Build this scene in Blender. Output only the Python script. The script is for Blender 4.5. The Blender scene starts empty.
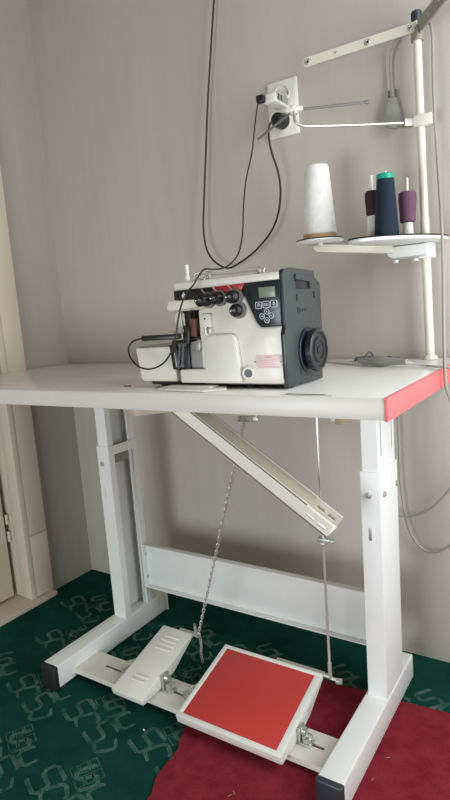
import bpy, bmesh, math, random
from mathutils import Vector, Matrix
random.seed(4)
PI = math.pi
COL = bpy.context.scene.collection
V = Vector

# ------------------------------------------------------------------ materials
def lin(c):
    out = []
    for v in c[:3]:
        v /= 255.0
        out.append(v/12.92 if v <= .04045 else ((v+.055)/1.055)**2.4)
    return (*out, 1.0)

def mat(name, rgb, rough=.5, metal=0., var=.04, scale=30., bump=0., bscale=200., coat=0., emit=None, spec=.5):
    m = bpy.data.materials.new(name); m.use_nodes = True
    nt = m.node_tree; N = nt.nodes; L = nt.links
    b = N['Principled BSDF']
    b.inputs['Roughness'].default_value = rough
    b.inputs['Metallic'].default_value = metal
    b.inputs['Coat Weight'].default_value = coat
    b.inputs['Specular IOR Level'].default_value = spec
    tc = N.new('ShaderNodeTexCoord')
    nz = N.new('ShaderNodeTexNoise'); nz.inputs['Scale'].default_value = scale; nz.inputs['Detail'].default_value = 5
    L.new(tc.outputs['Object'], nz.inputs['Vector'])
    r = N.new('ShaderNodeValToRGB')
    c = lin(rgb)
    r.color_ramp.elements[0].position = .3; r.color_ramp.elements[1].position = .7
    r.color_ramp.elements[0].color = tuple(x*(1-var) for x in c[:3])+(1,)
    r.color_ramp.elements[1].color = tuple(min(1, x*(1+var)) for x in c[:3])+(1,)
    L.new(nz.outputs['Fac'], r.inputs['Fac']); L.new(r.outputs['Color'], b.inputs['Base Color'])
    if bump:
        n2 = N.new('ShaderNodeTexNoise'); n2.inputs['Scale'].default_value = bscale; n2.inputs['Detail'].default_value = 4
        L.new(tc.outputs['Object'], n2.inputs['Vector'])
        bp = N.new('ShaderNodeBump'); bp.inputs['Strength'].default_value = bump; bp.inputs['Distance'].default_value = .002
        L.new(n2.outputs['Fac'], bp.inputs['Height']); L.new(bp.outputs['Normal'], b.inputs['Normal'])
    return m

def wall_material(name, rgb):
    """wallpaper: vertical fine streaks and mottling"""
    m = mat(name, rgb, rough=.85, spec=.2)
    nt = m.node_tree; N = nt.nodes; L = nt.links; b = N['Principled BSDF']
    tc = N.new('ShaderNodeTexCoord'); mp = N.new('ShaderNodeMapping')
    mp.inputs['Scale'].default_value = (30, 30, 1.6)
    n1 = N.new('ShaderNodeTexNoise'); n1.inputs['Scale'].default_value = 1.; n1.inputs['Detail'].default_value = 4
    L.new(tc.outputs['Object'], mp.inputs['Vector']); L.new(mp.outputs['Vector'], n1.inputs['Vector'])
    n2 = N.new('ShaderNodeTexNoise'); n2.inputs['Scale'].default_value = 3.; n2.inputs['Detail'].default_value = 6
    L.new(tc.outputs['Object'], n2.inputs['Vector'])
    ad = N.new('ShaderNodeMath'); ad.operation = 'ADD'
    L.new(n1.outputs['Fac'], ad.inputs[0]); L.new(n2.outputs['Fac'], ad.inputs[1])
    r = N.new('ShaderNodeValToRGB'); c = lin(rgb)
    r.color_ramp.elements[0].position = .38; r.color_ramp.elements[1].position = .64
    r.color_ramp.elements[0].color = tuple(x*.955 for x in c[:3])+(1,)
    r.color_ramp.elements[1].color = tuple(x*1.035 for x in c[:3])+(1,)
    h = N.new('ShaderNodeMath'); h.operation = 'MULTIPLY'; h.inputs[1].default_value = .5
    L.new(ad.outputs[0], h.inputs[0]); L.new(h.outputs[0], r.inputs['Fac'])
    L.new(r.outputs['Color'], b.inputs['Base Color'])
    bp = N.new('ShaderNodeBump'); bp.inputs['Strength'].default_value = .25; bp.inputs['Distance'].default_value = .002
    L.new(n1.outputs['Fac'], bp.inputs['Height']); L.new(bp.outputs['Normal'], b.inputs['Normal'])
    return m

def carpet_material(name, dark, light, worn=None, scale=9., lo=.35, hi=.7):
    m = mat(name, dark, rough=1., spec=.04)
    nt = m.node_tree; N = nt.nodes; L = nt.links; b = N['Principled BSDF']
    tc = N.new('ShaderNodeTexCoord')
    n1 = N.new('ShaderNodeTexNoise'); n1.inputs['Scale'].default_value = scale; n1.inputs['Detail'].default_value = 6; n1.inputs['Roughness'].default_value = .65
    L.new(tc.outputs['Object'], n1.inputs['Vector'])
    r = N.new('ShaderNodeValToRGB')
    r.color_ramp.elements[0].position = lo; r.color_ramp.elements[1].position = hi
    r.color_ramp.elements[0].color = lin(dark); r.color_ramp.elements[1].color = lin(light)
    L.new(n1.outputs['Fac'], r.inputs['Fac'])
    n2 = N.new('ShaderNodeTexNoise'); n2.inputs['Scale'].default_value = 420.; n2.inputs['Detail'].default_value = 2
    L.new(tc.outputs['Object'], n2.inputs['Vector'])
    mx = N.new('ShaderNodeMix'); mx.data_type = 'RGBA'; mx.blend_type = 'MULTIPLY'; mx.inputs['Factor'].default_value = .35
    L.new(r.outputs['Color'], mx.inputs[6]); L.new(n2.outputs['Color'], mx.inputs[7])
    L.new(mx.outputs[2], b.inputs['Base Color'])
    b.inputs['Sheen Weight'].default_value = .0
    bp = N.new('ShaderNodeBump'); bp.inputs['Strength'].default_value = .6; bp.inputs['Distance'].default_value = .004
    L.new(n2.outputs['Fac'], bp.inputs['Height']); L.new(bp.outputs['Normal'], b.inputs['Normal'])
    return m

M = dict(
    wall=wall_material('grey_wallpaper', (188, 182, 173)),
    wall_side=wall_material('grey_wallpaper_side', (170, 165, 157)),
    panel=mat('unseen_wall_dark', (128, 112, 94), .6, var=.1, scale=6),  # dark tone invented for the unseen walls, cuts bounce light
    ceiling=mat('ceiling_paint', (150, 142, 128), .9),  # unseen ceiling, made darker to lower the bounced light
    carpet=carpet_material('green_carpet', (21, 64, 55), (29, 82, 71)),
    motif=carpet_material('carpet_motif', (32, 78, 68), (104, 136, 122), scale=22., lo=.34, hi=.72),
    rug=carpet_material('crimson_rug', (136, 40, 52), (156, 56, 68), scale=24.),
    frame=mat('cream_paint', (212, 200, 180), .45, var=.03, scale=8),
    jamb=mat('cream_paint_inner', (214, 204, 186), .4, var=.03, scale=8),
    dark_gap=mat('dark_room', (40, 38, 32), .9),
    table=mat('white_laminate', (240, 239, 235), .24, var=.012, scale=12, coat=.15),
    edge=mat('white_edge', (216, 211, 204), .35, var=.02, scale=15),
    pink=mat('pink_tape', (243, 108, 110), .4, var=.05, scale=18),
    steel_white=mat('white_powder_coat', (231, 233, 230), .38, var=.025, scale=18),
    steel_white2=mat('white_powder_coat_dusty', (220, 217, 205), .45, var=.05, scale=25),
    cream_metal=mat('cream_enamel', (232, 229, 216), .35, var=.02, scale=20),
    ivory=mat('ivory_paint', (226, 222, 204), .4, var=.03, scale=20),
    shaded_bar=mat('grey_shade_steel', (150, 147, 134), .45, var=.04),  # grey carries the shade of the backlit guide arm
    rubber=mat('black_rubber', (24, 25, 27), .6, var=.2),
    rubber_blue=mat('slate_plastic_cap', (44, 54, 60), .4, var=.05),
    black=mat('black_plastic', (20, 20, 22), .4, var=.1),
    blackstripe=mat('black_gloss', (14, 14, 15), .25),
    dark=mat('charcoal_plastic', (58, 63, 64), .42, var=.05, scale=40),
    dark2=mat('charcoal_panel', (28, 33, 40), .3, var=.05),
    darkwheel=mat('charcoal_wheel', (36, 40, 43), .3, var=.05),
    body=mat('machine_white', (228, 223, 212), .35, var=.015, scale=15, coat=.2),
    cover=mat('machine_cover_white', (222, 219, 208), .4, var=.015, scale=15),
    red=mat('machine_red', (166, 30, 33), .4),
    pedal_red=mat('red_rubber_pad', (188, 56, 52), .5, var=.06, scale=10, bump=.15, bscale=300),
    pedal=mat('pedal_white', (224, 223, 216), .45, var=.03, scale=22),
    chrome=mat('chrome', (206, 206, 200), .32, .65),
    zinc=mat('zinc', (186, 186, 178), .4, .6, var=.1),
    greymetal=mat('grey_metal', (150, 148, 144), .4, .5, var=.08),
    grey=mat('grey_plastic', (150, 150, 146), .5, var=.05),
    greydark=mat('grey_plastic_dark', (92, 94, 94), .5, var=.05),
    cable=mat('grey_cable', (158, 156, 146), .5),
    cablewhite=mat('white_cable', (214, 212, 204), .5),
    cableblack=mat('black_cable', (26, 24, 22), .5),
    brown=mat('brown_bracket', (112, 72, 46), .5, var=.1),
    wood=mat('raw_wood', (182, 170, 152), .7, var=.12, scale=40),
    woody=mat('raw_wood_yellow', (160, 148, 108), .7, var=.12, scale=40),
    lcd=mat('lcd', (132, 140, 120), .3),
    print_=mat('white_print', (205, 208, 212), .5),
    pinkplate=mat('plate_pink', (240, 216, 212), .4),
    pinkprint=mat('plate_print', (226, 168, 168), .5),
    plastic=mat('socket_plastic', (232, 229, 220), .35, var=.01),
    hole=mat('dark_hole', (22, 22, 22), .8),
    card=mat('cardboard', (186, 152, 118), .8, var=.1),
    teal=mat('teal_plastic', (20, 150, 122), .4),
    felt=mat('black_felt', (24, 23, 22), .95),
    spindle=mat('spindle_white', (236, 234, 226), .4),
    clear=mat('clamp_zinc', (196, 200, 190), .3, .75, var=.12, scale=60),
)

def thread_mat(name, rgb, freq=260):
    m = mat(name, rgb, rough=.75, var=.06, scale=60, spec=.3)
    nt = m.node_tree; N = nt.nodes; L = nt.links
    tc = N.new('ShaderNodeTexCoord'); w = N.new('ShaderNodeTexWave')
    w.bands_direction = 'Z'; w.inputs['Scale'].default_value = freq; w.inputs['Distortion'].default_value = 1.2
    L.new(tc.outputs['Object'], w.inputs['Vector'])
    bp = N.new('ShaderNodeBump'); bp.inputs['Strength'].default_value = .35; bp.inputs['Distance'].default_value = .001
    L.new(w.outputs['Fac'], bp.inputs['Height']); L.new(bp.outputs['Normal'], N['Principled BSDF'].inputs['Normal'])
    return m
M['th_white'] = thread_mat('white_thread', (236, 234, 230))
M['th_navy'] = thread_mat('navy_thread', (24, 38, 54))
M['th_purple'] = thread_mat('purple_thread', (112, 80, 102))
M['th_brown'] = thread_mat('brown_thread', (62, 46, 50))

# ------------------------------------------------------------------ mesh helpers
class MB:
    """collects shapes in one bmesh, in world coordinates"""
    def __init__(self): self.bm = bmesh.new()
    def add(self, verts, faces, mi=0, smooth=False):
        vs = [self.bm.verts.new(v) for v in verts]
        for f in faces:
            try:
                fc = self.bm.faces.new([vs[i] for i in f]); fc.material_index = mi; fc.smooth = smooth
            except ValueError: pass
        return self
    def merge(self, b2, mi=0, smooth=False):
        b2.verts.index_update(); b2.verts.ensure_lookup_table()
        self.add([v.co.copy() for v in b2.verts], [[v.index for v in f.verts] for f in b2.faces], mi, smooth)
        b2.free(); return self
    def box(self, lo, hi, bev=0., rot=None, pivot=None, mi=0, seg=2):
        b2 = bmesh.new()
        lo = V(lo); hi = V(hi); c = (lo+hi)/2; s = hi-lo
        bmesh.ops.create_cube(b2, size=1.)
        for v in b2.verts: v.co = V((v.co.x*s.x, v.co.y*s.y, v.co.z*s.z))
        if bev: bmesh.ops.bevel(b2, geom=list(b2.edges), offset=min(bev, min(s)*.45), segments=seg, affect='EDGES', profile=.5)
        for v in b2.verts:
            p = v.co+c
            if rot is not None:
                pv = V(pivot) if pivot is not None else c
                p = rot @ (p-pv)+pv
            v.co = p
        return self.merge(b2, mi)
    def prism(self, pts, axis, a, b, bev=0., mi=0, seg=2):
        """pts: 2-D polygon in the two other axes (order x,y,z without axis), extruded a..b"""
        b2 = bmesh.new()
        def p3(p, t):
            q = list(p); q.insert(axis, t); return V(q)
        n = len(pts)
        A = [b2.verts.new(p3(p, a)) for p in pts]; B = [b2.verts.new(p3(p, b)) for p in pts]
        b2.faces.new(A); b2.faces.new(B[::-1])
        for i in range(n): b2.faces.new((A[i], B[i], B[(i+1) % n], A[(i+1) % n]))
        bmesh.ops.recalc_face_normals(b2, faces=b2.faces)
        if bev: bmesh.ops.bevel(b2, geom=list(b2.edges), offset=bev, segments=seg, affect='EDGES', profile=.5)
        return self.merge(b2, mi)
    def tube(self, path, r, n=10, caps=True, mi=0, closed=False):
        P = [V(p) for p in path]; m = len(P)
        rs = r if isinstance(r, (list, tuple)) else [r]*m
        T = []
        for i in range(m):
            if closed: t = P[(i+1) % m]-P[i-1]
            else: t = P[min(i+1, m-1)]-P[max(i-1, 0)]
            T.append(t.normalized())
        u = T[0].orthogonal().normalized(); rings = []; vs = []
        for i in range(m):
            u = (u-T[i]*u.dot(T[i]))
            u = u.normalized() if u.length > 1e-6 else T[i].orthogonal().normalized()
            w = T[i].cross(u)
            for k in range(n):
                a = 2*PI*k/n; vs.append(P[i]+(u*math.cos(a)+w*math.sin(a))*rs[i])
        fs = []
        for i in range(m if closed else m-1):
            j = (i+1) % m
            for k in range(n): fs.append((i*n+k, i*n+(k+1) % n, j*n+(k+1) % n, j*n+k))
        self.add(vs, fs, mi, True)
        if caps and not closed:
            self.add(vs[:n], [tuple(range(n))[::-1]], mi); self.add(vs[-n:], [tuple(range(n))], mi)
        return self
    def lathe(self, prof, origin, axis=(0, 0, 1), n=32, mi=0, smooth=True, closed=False):
        """prof: (radius, height) pairs along axis from origin"""
        ax = V(axis).normalized(); u = ax.orthogonal().normalized(); w = ax.cross(u); o = V(origin)
        vs = []; 
        for (r, h) in prof:
            for k in range(n):
                a = 2*PI*k/n; vs.append(o+ax*h+(u*math.cos(a)+w*math.sin(a))*max(r, 1e-5))
        fs = []; m = len(prof)
        for i in range(m if closed else m-1):
            j = (i+1) % m
            for k in range(n): fs.append((i*n+k, i*n+(k+1) % n, j*n+(k+1) % n, j*n+k))
        return self.add(vs, fs, mi, smooth)
    def build(self, name, m, parent=None, base=None, sharp=35):
        bmesh.ops.remove_doubles(self.bm, verts=self.bm.verts, dist=1e-6)
        bmesh.ops.recalc_face_normals(self.bm, faces=self.bm.faces)
        if base is None:
            base = world_of(parent) if parent else V((0, 0, 0))
        base = V(base)
        for v in self.bm.verts: v.co -= base
        for e in self.bm.edges:
            if len(e.link_faces) == 2 and e.calc_face_angle(0) > math.radians(sharp): e.smooth = False
        for f in self.bm.faces: f.smooth = True
        me = bpy.data.meshes.new(name); self.bm.to_mesh(me); self.bm.free()
        for q in (m if isinstance(m, (list, tuple)) else [m]): me.materials.append(q)
        o = bpy.data.objects.new(name, me); COL.objects.link(o)
        if parent is not None:
            o.parent = parent
            o.location = base-world_of(parent)
        else: o.location = base
        return o

def world_of(o):
    p = V(o.location)
    while o.parent is not None:
        o = o.parent; p += V(o.location)
    return p

def thing(name, label, cat, loc, group=None):
    o = bpy.data.objects.new(name, None); COL.objects.link(o)
    o.location = loc; o.empty_display_size = .05
    return tag(o, label, cat, group)
def tag(o, label, cat, group=None):
    o['label'] = label; o['category'] = cat
    if group: o['group'] = group
    return o
def lab(o, label): o['label'] = label; return o
def struct(name, mb, m):
    o = mb.build(name, m); o['kind'] = 'structure'; return o

def smooth_path(pts, sub=6):
    """Catmull-Rom through the points"""
    P = [V(p) for p in pts]; out = []
    for i in range(len(P)-1):
        p0 = P[max(i-1, 0)]; p1 = P[i]; p2 = P[i+1]; p3 = P[min(i+2, len(P)-1)]
        for k in range(sub):
            t = k/sub
            out.append(.5*((2*p1)+(p2-p0)*t+(2*p0-5*p1+4*p2-p3)*t*t+(3*p1-p0-3*p2+p3)*t**3))
    out.append(P[-1]); return out
def RX(a): return Matrix.Rotation(a, 3, 'X')
def RY(a): return Matrix.Rotation(a, 3, 'Y')
def RZ(a): return Matrix.Rotation(a, 3, 'Z')
def bolt(mb, c, axis, r, h=.004):
    """domed washer head bolt"""
    mb.lathe([(r*1.35, 0), (r*1.35, h*.3), (r*.95, h*.35), (r*.9, h*.85), (r*.6, h), (r*.45, h), (r*.45, h*.6), (0, h*.6)], c, axis, 18)

# ------------------------------------------------------------------ room
RX1, RY0, HC = 2.15, -2.6, 2.7
fl = MB()
fl.box((-1.3, RY0, -.06), (RX1, 0, 0))
# woven pattern of the carpet: chains of square S strokes and little ladder squares, part of the floor's own mesh
ZS = [0]
def stroke(pts, w=.0050):
    P = [V((x, y, 0)) for x, y in pts]; ZS[0] = (ZS[0]+1) % 9; z = .0004+ZS[0]*.00005
    vs = []; fs = []
    for i, p in enumerate(P):
        t = (P[min(i+1, len(P)-1)]-P[max(i-1, 0)]).normalized(); nn = V((-t.y, t.x, 0))*w*(1 if 0 < i < len(P)-1 else .6)
        vs += [V((p.x+nn.x, p.y+nn.y, z)), V((p.x-nn.x, p.y-nn.y, z))]
    for i in range(len(P)-1): fs.append((2*i, 2*i+1, 2*i+3, 2*i+2))
    fl.add(vs, fs, 1)
S_SHAPE = [(.031, .030), (.027, .037), (-.018, .037), (-.027, .030), (-.027, .010), (-.020, .002), (.018, .001), (.026, -.006), (.026, -.028), (.018, -.036), (-.024, -.036), (-.030, -.031)]
C_SHAPE = [(.025, .024), (.018, .033), (-.014, .033), (-.024, .024), (-.025, -.020), (-.016, -.030), (.016, -.030)]
def motif(cx, cy, ang):
    ca, sa = math.cos(ang), math.sin(ang)
    for (shape, ox, oy, a, s) in ((S_SHAPE, -.062, -.012, .15, .9), (C_SHAPE, -.014, -.004, -.1, .8), (S_SHAPE, .040, .016, .2, .9), (C_SHAPE, .086, .016, 2.9, .75),
                                  (S_SHAPE, -.022, .066, 1.45, .75), (C_SHAPE, .036, .078, 1.7, .75)):
        pts = []
        for x, y in shape:
            x *= s; y *= s
            u = ox+x*math.cos(a)-y*math.sin(a); v = oy+x*math.sin(a)+y*math.cos(a)
            pts.append((cx+u*ca-v*sa, cy+u*sa+v*ca))
        stroke(pts)
def ladder(cx, cy, ang):
    ca, sa = math.cos(ang), math.sin(ang)
    for ox in (-.017, .017):
        for oy in (-.021, .0, .021):
            q = [(ox-.013, oy-.008), (ox+.013, oy-.008), (ox+.013, oy+.008), (ox-.013, oy+.008), (ox-.013, oy-.008)]
            pts = [(cx+x*ca-y*sa, cy+x*sa+y*ca) for x, y in q]
            stroke(pts, .0018)
for i in range(-2, 8):
    for j in range(-4, 4):
        x = .615+.215*i+.10*(j % 2); y = -.60+.185*j
        if x < .04 or x > 2.4 or y > -.1 or y < -1.5: continue
        motif(x, y, -.55)
        if y-.09 > -1.45: ladder(x+.105, y-.108, -.5)
struct('floor', fl, [M['carpet'], M['motif']])
struct('wall_back', MB().box((-.12, 0, 0), (RX1+.1, .1, HC)), M['wall'])
# wall with the doorway; the opening runs from y = -.262 towards the camera, height 2.05
DY0, DY1, DH = -.262, -1.09, 2.04
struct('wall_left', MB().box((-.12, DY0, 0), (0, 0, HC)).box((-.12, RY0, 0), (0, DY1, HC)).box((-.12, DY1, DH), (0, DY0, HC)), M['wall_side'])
# right wall with the window opening
WY0, WY1, WZ0, WZ1 = -.95, -.20, .45, 2.00
struct('wall_right', MB().box((RX1, RY0, 0), (RX1+.12, WY0, HC)).box((RX1, WY1, 0), (RX1+.12, 0, HC))
       .box((RX1, WY0, 0), (RX1+.12, WY1, WZ0)).box((RX1, WY0, WZ1), (RX1+.12, WY1, HC)), M['panel'])
FX0, FX1, FZ0, FZ1 = .42, 1.32, .06, .88
struct('wall_front', MB().box((-.12, RY0-.1, 0), (FX0, RY0, HC)).box((FX1, RY0-.1, 0), (RX1+.1, RY0, HC))
       .box((FX0, RY0-.1, 0), (FX1, RY0, FZ0)).box((FX0, RY0-.1, FZ1), (FX1, RY0, HC)), M['panel'])
w2 = MB()
w2.box((FX0-.05, RY0-.05, FZ0-.05), (FX0, RY0+.02, FZ1+.05), .006).box((FX1, RY0-.05, FZ0-.05), (FX1+.05, RY0+.02, FZ1+.05), .006)
w2.box((FX0, RY0-.05, FZ0-.05), (FX1, RY0+.02, FZ0), .006).box((FX0, RY0-.05, FZ1), (FX1, RY0+.02, FZ1+.05), .006)
struct('window_2', w2, M['frame'])
struct('ceiling', MB().box((-.12, RY0, HC), (RX1+.1, .1, HC+.08)), M['ceiling'])
wf = MB()
for lo, hi in (((RX1-.02, WY0-.05, WZ0-.05), (RX1+.06, WY0, WZ1+.05)), ((RX1-.02, WY1, WZ0-.05), (RX1+.06, WY1+.05, WZ1+.05)),
               ((RX1-.02, WY0, WZ0-.05), (RX1+.06, WY1, WZ0)), ((RX1-.02, WY0, WZ1), (RX1+.06, WY1, WZ1+.05)),
               ((RX1+.0, (WY0+WY1)/2-.03, WZ0), (RX1+.05, (WY0+WY1)/2+.03, WZ1))):
    wf.box(lo, hi, .006)
struct('window_1', wf, M['frame'])

# door casing, jamb, sill and door leaf on the left wall
cs = MB()
cs.prism([(-.193, .018), (-.262, .018), (-.262, .2305), (-.193, .2305)], 0, 0, .016, .0015)
cs.prism([(-.1925, .2315), (-.262, .2315), (-.262, 2.12), (-.1925, 2.12)], 0, 0, .0155, .0015)
cs.box((0, DY1-.085, 0), (.017, DY1, 2.12), .003)
cs.box((0, DY1, DH), (.015, DY0-.0005, 2.119), .003)
struct('trim_1', cs, M['frame'])
jb = MB()
jb.box((-.036, DY0-.022, .016), (.0155, DY0-.0005, DH-.023), .002)
jb.box((-.118, DY0-.018, .016), (-.0365, DY0-.0005, DH-.023), .002)
jb.box((-.118, DY1, .016), (.014, DY1+.022, DH-.023), .002)
jb.box((-.118, DY1, DH-.022), (.014, DY0, DH), .002)
struct('trim_2', jb, M['jamb'])
struct('trim_3', MB().box((-.119, DY1-.02, 0), (.040, -.196, .0158), .005), M['frame'])   # threshold
dr = MB()
dr.box((-.105, DY1+.03, .022), (-.062, DY0-.034, DH-.03), .003)
dr.box((-.062, DY1+.14, .2), (-.056, DY0-.16, .85), .004)
dr.box((-.062, DY1+.14, 1.02), (-.056, DY0-.16, 1.86), .004)
door = struct('door_1', dr, M['frame'])
for z in (.262, 1.72):
    h = MB()
    h.box((-.0615, DY0-.072, z-.050), (-.0585, DY0-.037, z+.050), .0008)
    h.tube([(-.056, DY0-.028, z-.046), (-.056, DY0-.028, z-.012)], .0055, 12)
    h.tube([(-.056, DY0-.028, z+.014), (-.056, DY0-.028, z+.046)], .0055, 12)
    h.box((-.056, DY0-.0215, z-.046), (-.038, DY0-.0185, z+.046), .0008)
    for dz in (-.035, 0, .035): bolt(h, (-.0585, DY0-.058, z+dz), (1, 0, 0), .003, .002)
    h.build('hinge', M['frame'], door)
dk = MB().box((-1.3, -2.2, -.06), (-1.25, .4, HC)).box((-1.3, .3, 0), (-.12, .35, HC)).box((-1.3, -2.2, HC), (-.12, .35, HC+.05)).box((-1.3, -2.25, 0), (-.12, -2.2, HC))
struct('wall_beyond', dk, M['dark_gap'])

# ------------------------------------------------------------------ rug
rg = MB()
out = []
RUG = [(.800, -.215), (1.02, -.213), (1.23, -.203), (1.33, -.192), (1.75, -.170), (1.80, -1.25), (.92, -1.27), (.905, -.80), (.880, -.70), (.858, -.645), (.853, -.580), (.828, -.515), (.812, -.44)]
rp = [V((x, y, 0)) for x, y in RUG]; rp = smooth_path(rp+[rp[0]], 5)[:-1]
rp = [(p.x+random.uniform(-.0018, .0018), p.y+random.uniform(-.0018, .0018)) for p in rp]
rg.prism(rp, 2, .0008, .0045)
tag(rg.build('rug', M['rug'], base=(1.25, -.7, .0008)), 'crimson red rug lying on the green carpet under the pedals', 'rug')

# ------------------------------------------------------------------ sewing table
H, T = .780, .0353
TW, TF, TB = 1.3290, -.570, -.012
tb = thing('sewing_table', 'white sewing machine table with a pink taped end and adjustable steel legs', 'table', (.8, -.3, 0))
top = MB().box((.004, TF, H-T), (TW, TB, H), .0016, seg=2).build('tabletop', M['table'], tb)
# front lip and pink tape wrap the edges
MB().box((.005, TF-.0014, H-T+.0006), (TW-.0036, TF+.003, H-.0008), .0010).build('edge_band', M['edge'], top)
pk = MB()
pk.prism([(TF-.0024, H-T-.0008), (TF-.0024, H+.0006), (TB, H+.0006), (TB, H-T-.0008)], 0, TW-.0035, TW+.0015, .0007)
lab(pk.build('end_tape', M['pink'], top), 'pink tape on the table end')
# dotted printed ruler strip and two scratches on the table top
rl = MB()
for k in range(20): rl.box((1.148+k*.0046, -.5660, H), (1.1508+k*.0046, -.5610, H+.0004))
rl.box((1.152, -.5560, H), (1.222, -.5485, H+.0003))
rl.build('printed_scale', M['greymetal'], top)

def leg_unit(x0, x1, name, open_right):
    y0, y1 = -.294, -.178          # front and rear of the lower sleeve
    zt, zb = .5755, .064
    s = MB(); th = .0032
    if open_right:                 # C section whose open side shows a window with a frame
        s.prism([(x1, y0+.022), (x1, y0+.0008), (x1-.0008, y0), (x0, y0), (x0, y1), (x1-.0008, y1), (x1, y1-.0008), (x1, y1-.020), (x1-th, y1-.020), (x1-th, y1-th), (x0+th, y1-th), (x0+th, y0+th), (x1-th, y0+th), (x1-th, y0+.022)], 2, zb, zt)
        s.box((x1-th, y0+.022, zt-.026), (x1, y1-.020, zt))
    else:
        c_ = .0016
        s.prism([(x0, y0+.022), (x0, y0), (x1-c_, y0), (x1-c_*.3, y0+c_*.3), (x1, y0+c_), (x1, y1-c_), (x1-c_, y1), (x0, y1), (x0, y1-.020), (x0+th, y1-.020), (x0+th, y1-th), (x1-th, y1-th), (x1-th, y0+th), (x0+th, y0+th), (x0+th, y0+.022)], 2, zb, zt)
        s.box((x0, y0+.022, zt-.026), (x0+th, y1-.020, zt))
    leg = s.build('leg', M['steel_white'], tb)
    u = MB(); i = .0036; ux0, ux1, uy0, uy1, uz0, uz1 = x0+i, x1-i, y0+i, y1-i, (.068 if open_right else .30), H-T
    if open_right:
        u.prism([(ux1, uy0+.020), (ux1, uy0), (ux0, uy0), (ux0, uy1), (ux1, uy1), (ux1, uy1-.026), (ux1-th, uy1-.026), (ux1-th, uy1-th), (ux0+th, uy1-th), (ux0+th, uy0+th), (ux1-th, uy0+th), (ux1-th, uy0+.020)], 2, uz0, uz1)
    else:
        # outer web is folded: two vertical slots show beside the broad middle strip
        u.prism([(ux0, uy0), (ux1-.0012, uy0), (ux1, uy0+.0012), (ux1, uy0+.017), (ux1-th, uy0+.017), (ux1-th, uy0+th), (ux0, uy0+th)], 2, uz0, uz1-.0045)
        u.prism([(ux0, uy1), (ux1-.0012, uy1), (ux1, uy1-.0012), (ux1, uy1-.017), (ux1-th, uy1-.017), (ux1-th, uy1-th), (ux0, uy1-th)], 2, uz0, uz1-.0045)
        u.box((ux1-th, uy0+.0215, uz0), (ux1, uy1-.0215, uz1-.0045))
        for a, b in ((uy0+.017, uy0+.0215), (uy1-.0215, uy1-.017)):
            u.box((ux1-th, a, uz0), (ux1, b, .606), 0)
            u.box((ux1-th*2.2, a-.002, .58), (ux1-th*1.3, b+.002, uz1-.0045), 0, mi=1)
    if not open_right: u.box((ux0, uy0-.02, uz1-.004), (ux1+.0, uy1+.05, uz1), .001)
    u.build('post', [M['steel_white'], M['greydark']], leg)
    xm = x0+(x1-x0)*(.36 if open_right else .42)
    pts = [((xm, y0, .526), (0, -1, 0))]
    if not open_right:
        pts += [((x1, -.2725, .525), (1, 0, 0)), ((x1, -.1865, .523), (1, 0, 0))]
    else:
        pts += [((x1-.012, y1-.012, .150), (1, 0, 0)), ((x1-.012, y1-.012, .222), (1, 0, 0))]
    for c, ax in pts:
        b = MB()
        if open_right and ax[0]: c = (x1, c[1]+.002, c[2])
        bolt(b, c, ax, .0052, .005)
        b.build('bolt', M['zinc'], leg)
    # slotted hole in the front
    sl = MB().box((xm-.0028, y0-.0006, .427), (xm+.0028, y0+.0004, .455), .0003)
    sl.build('slot', M['greymetal'] if not open_right else M['steel_white2'], leg)
    if open_right:
        w = MB()                    # tie bar seen inside the window
        w.box((ux0+th, uy0+th, .522), (ux1-.004, uy1-th, .545), .001)
        w.tube([(x0+.006, -.236, .533), (x1-.002, -.236, .533)], .005, 10)
        w.build('tie_bar', M['greymetal'], leg)
    return leg
leg_unit(.4105, .4545, 'leg', True)
leg_unit(1.1780, 1.2200, 'leg', False)
for x0, x1, onrug in ((.4038, .4554, False), (1.1710, 1.2226, True)):
    f = MB().box((x0, -.553, .0052), (x1, -.108, .0662), .004, seg=3).build('foot', M['steel_white'], tb)
    c = MB()
    c.box((x0-.001, -.562, .0048 if onrug else .0002), (x1+.001, -.547, .0664), .005, seg=3)
    c.box((x0+.004, -.548, .0048 if onrug else .0002), (x1-.004, -.53, .007), .001)
    lab(c.build('end_cap', M['rubber_blue'] if onrug else M['rubber'], f), 'dark plastic cap on the foot')
    c = MB().box((x0-.0005, -.112, .0048 if onrug else .0002), (x1+.0005, -.104, .0664), .004)
    c.build('end_cap', M['steel_white2'], f)
# crossbar: channel with lips at top and bottom
cb = MB(); cx0, cx1 = .4548, 1.1778
cb.box((cx0, -.186, .121), (cx1, -.1825, .2555), .0006)
cb.box((cx0, -.203, .2525), (cx1, -.184, .2558), .0008)
cb.box((cx0, -.203, .1212), (cx1, -.184, .1245), .0008)
cb.box((cx0, -.203, .1212), (cx0+.003, -.184, .2555), .0006)
cb.box((cx1-.003, -.203, .1212), (cx1, -.184, .2555), .0006)
cb.build('crossbar', M['steel_white'], tb)
# flat slotted bar between the feet that carries the pedals
pb = MB(); bz0, bz1 = .0170, .0300
def slotted(x0, x1, slots):
    xs = [x0]
    for a, b in slots: xs += [a, b]
    xs.append(x1)
    for k in range(0, len(xs), 2): pb.box((xs[k], -.4965, bz0), (xs[k+1], -.410, bz1), 0)
    for a, b in slots:
        pb.box((a, -.4965, bz0), (b, -.4535, bz1)); pb.box((a, -.4445, bz0), (b, -.410, bz1))
        pb.box((a+.0003, -.4530, bz0+.001), (b-.0003, -.4450, bz0+.004), mi=1)
slotted(.4554, 1.1710, [(.524, .578), (.745, .790), (1.105, 1.139)])
pb.build('pedal_bar', [M['steel_white2'], M['hole']], tb)
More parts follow.
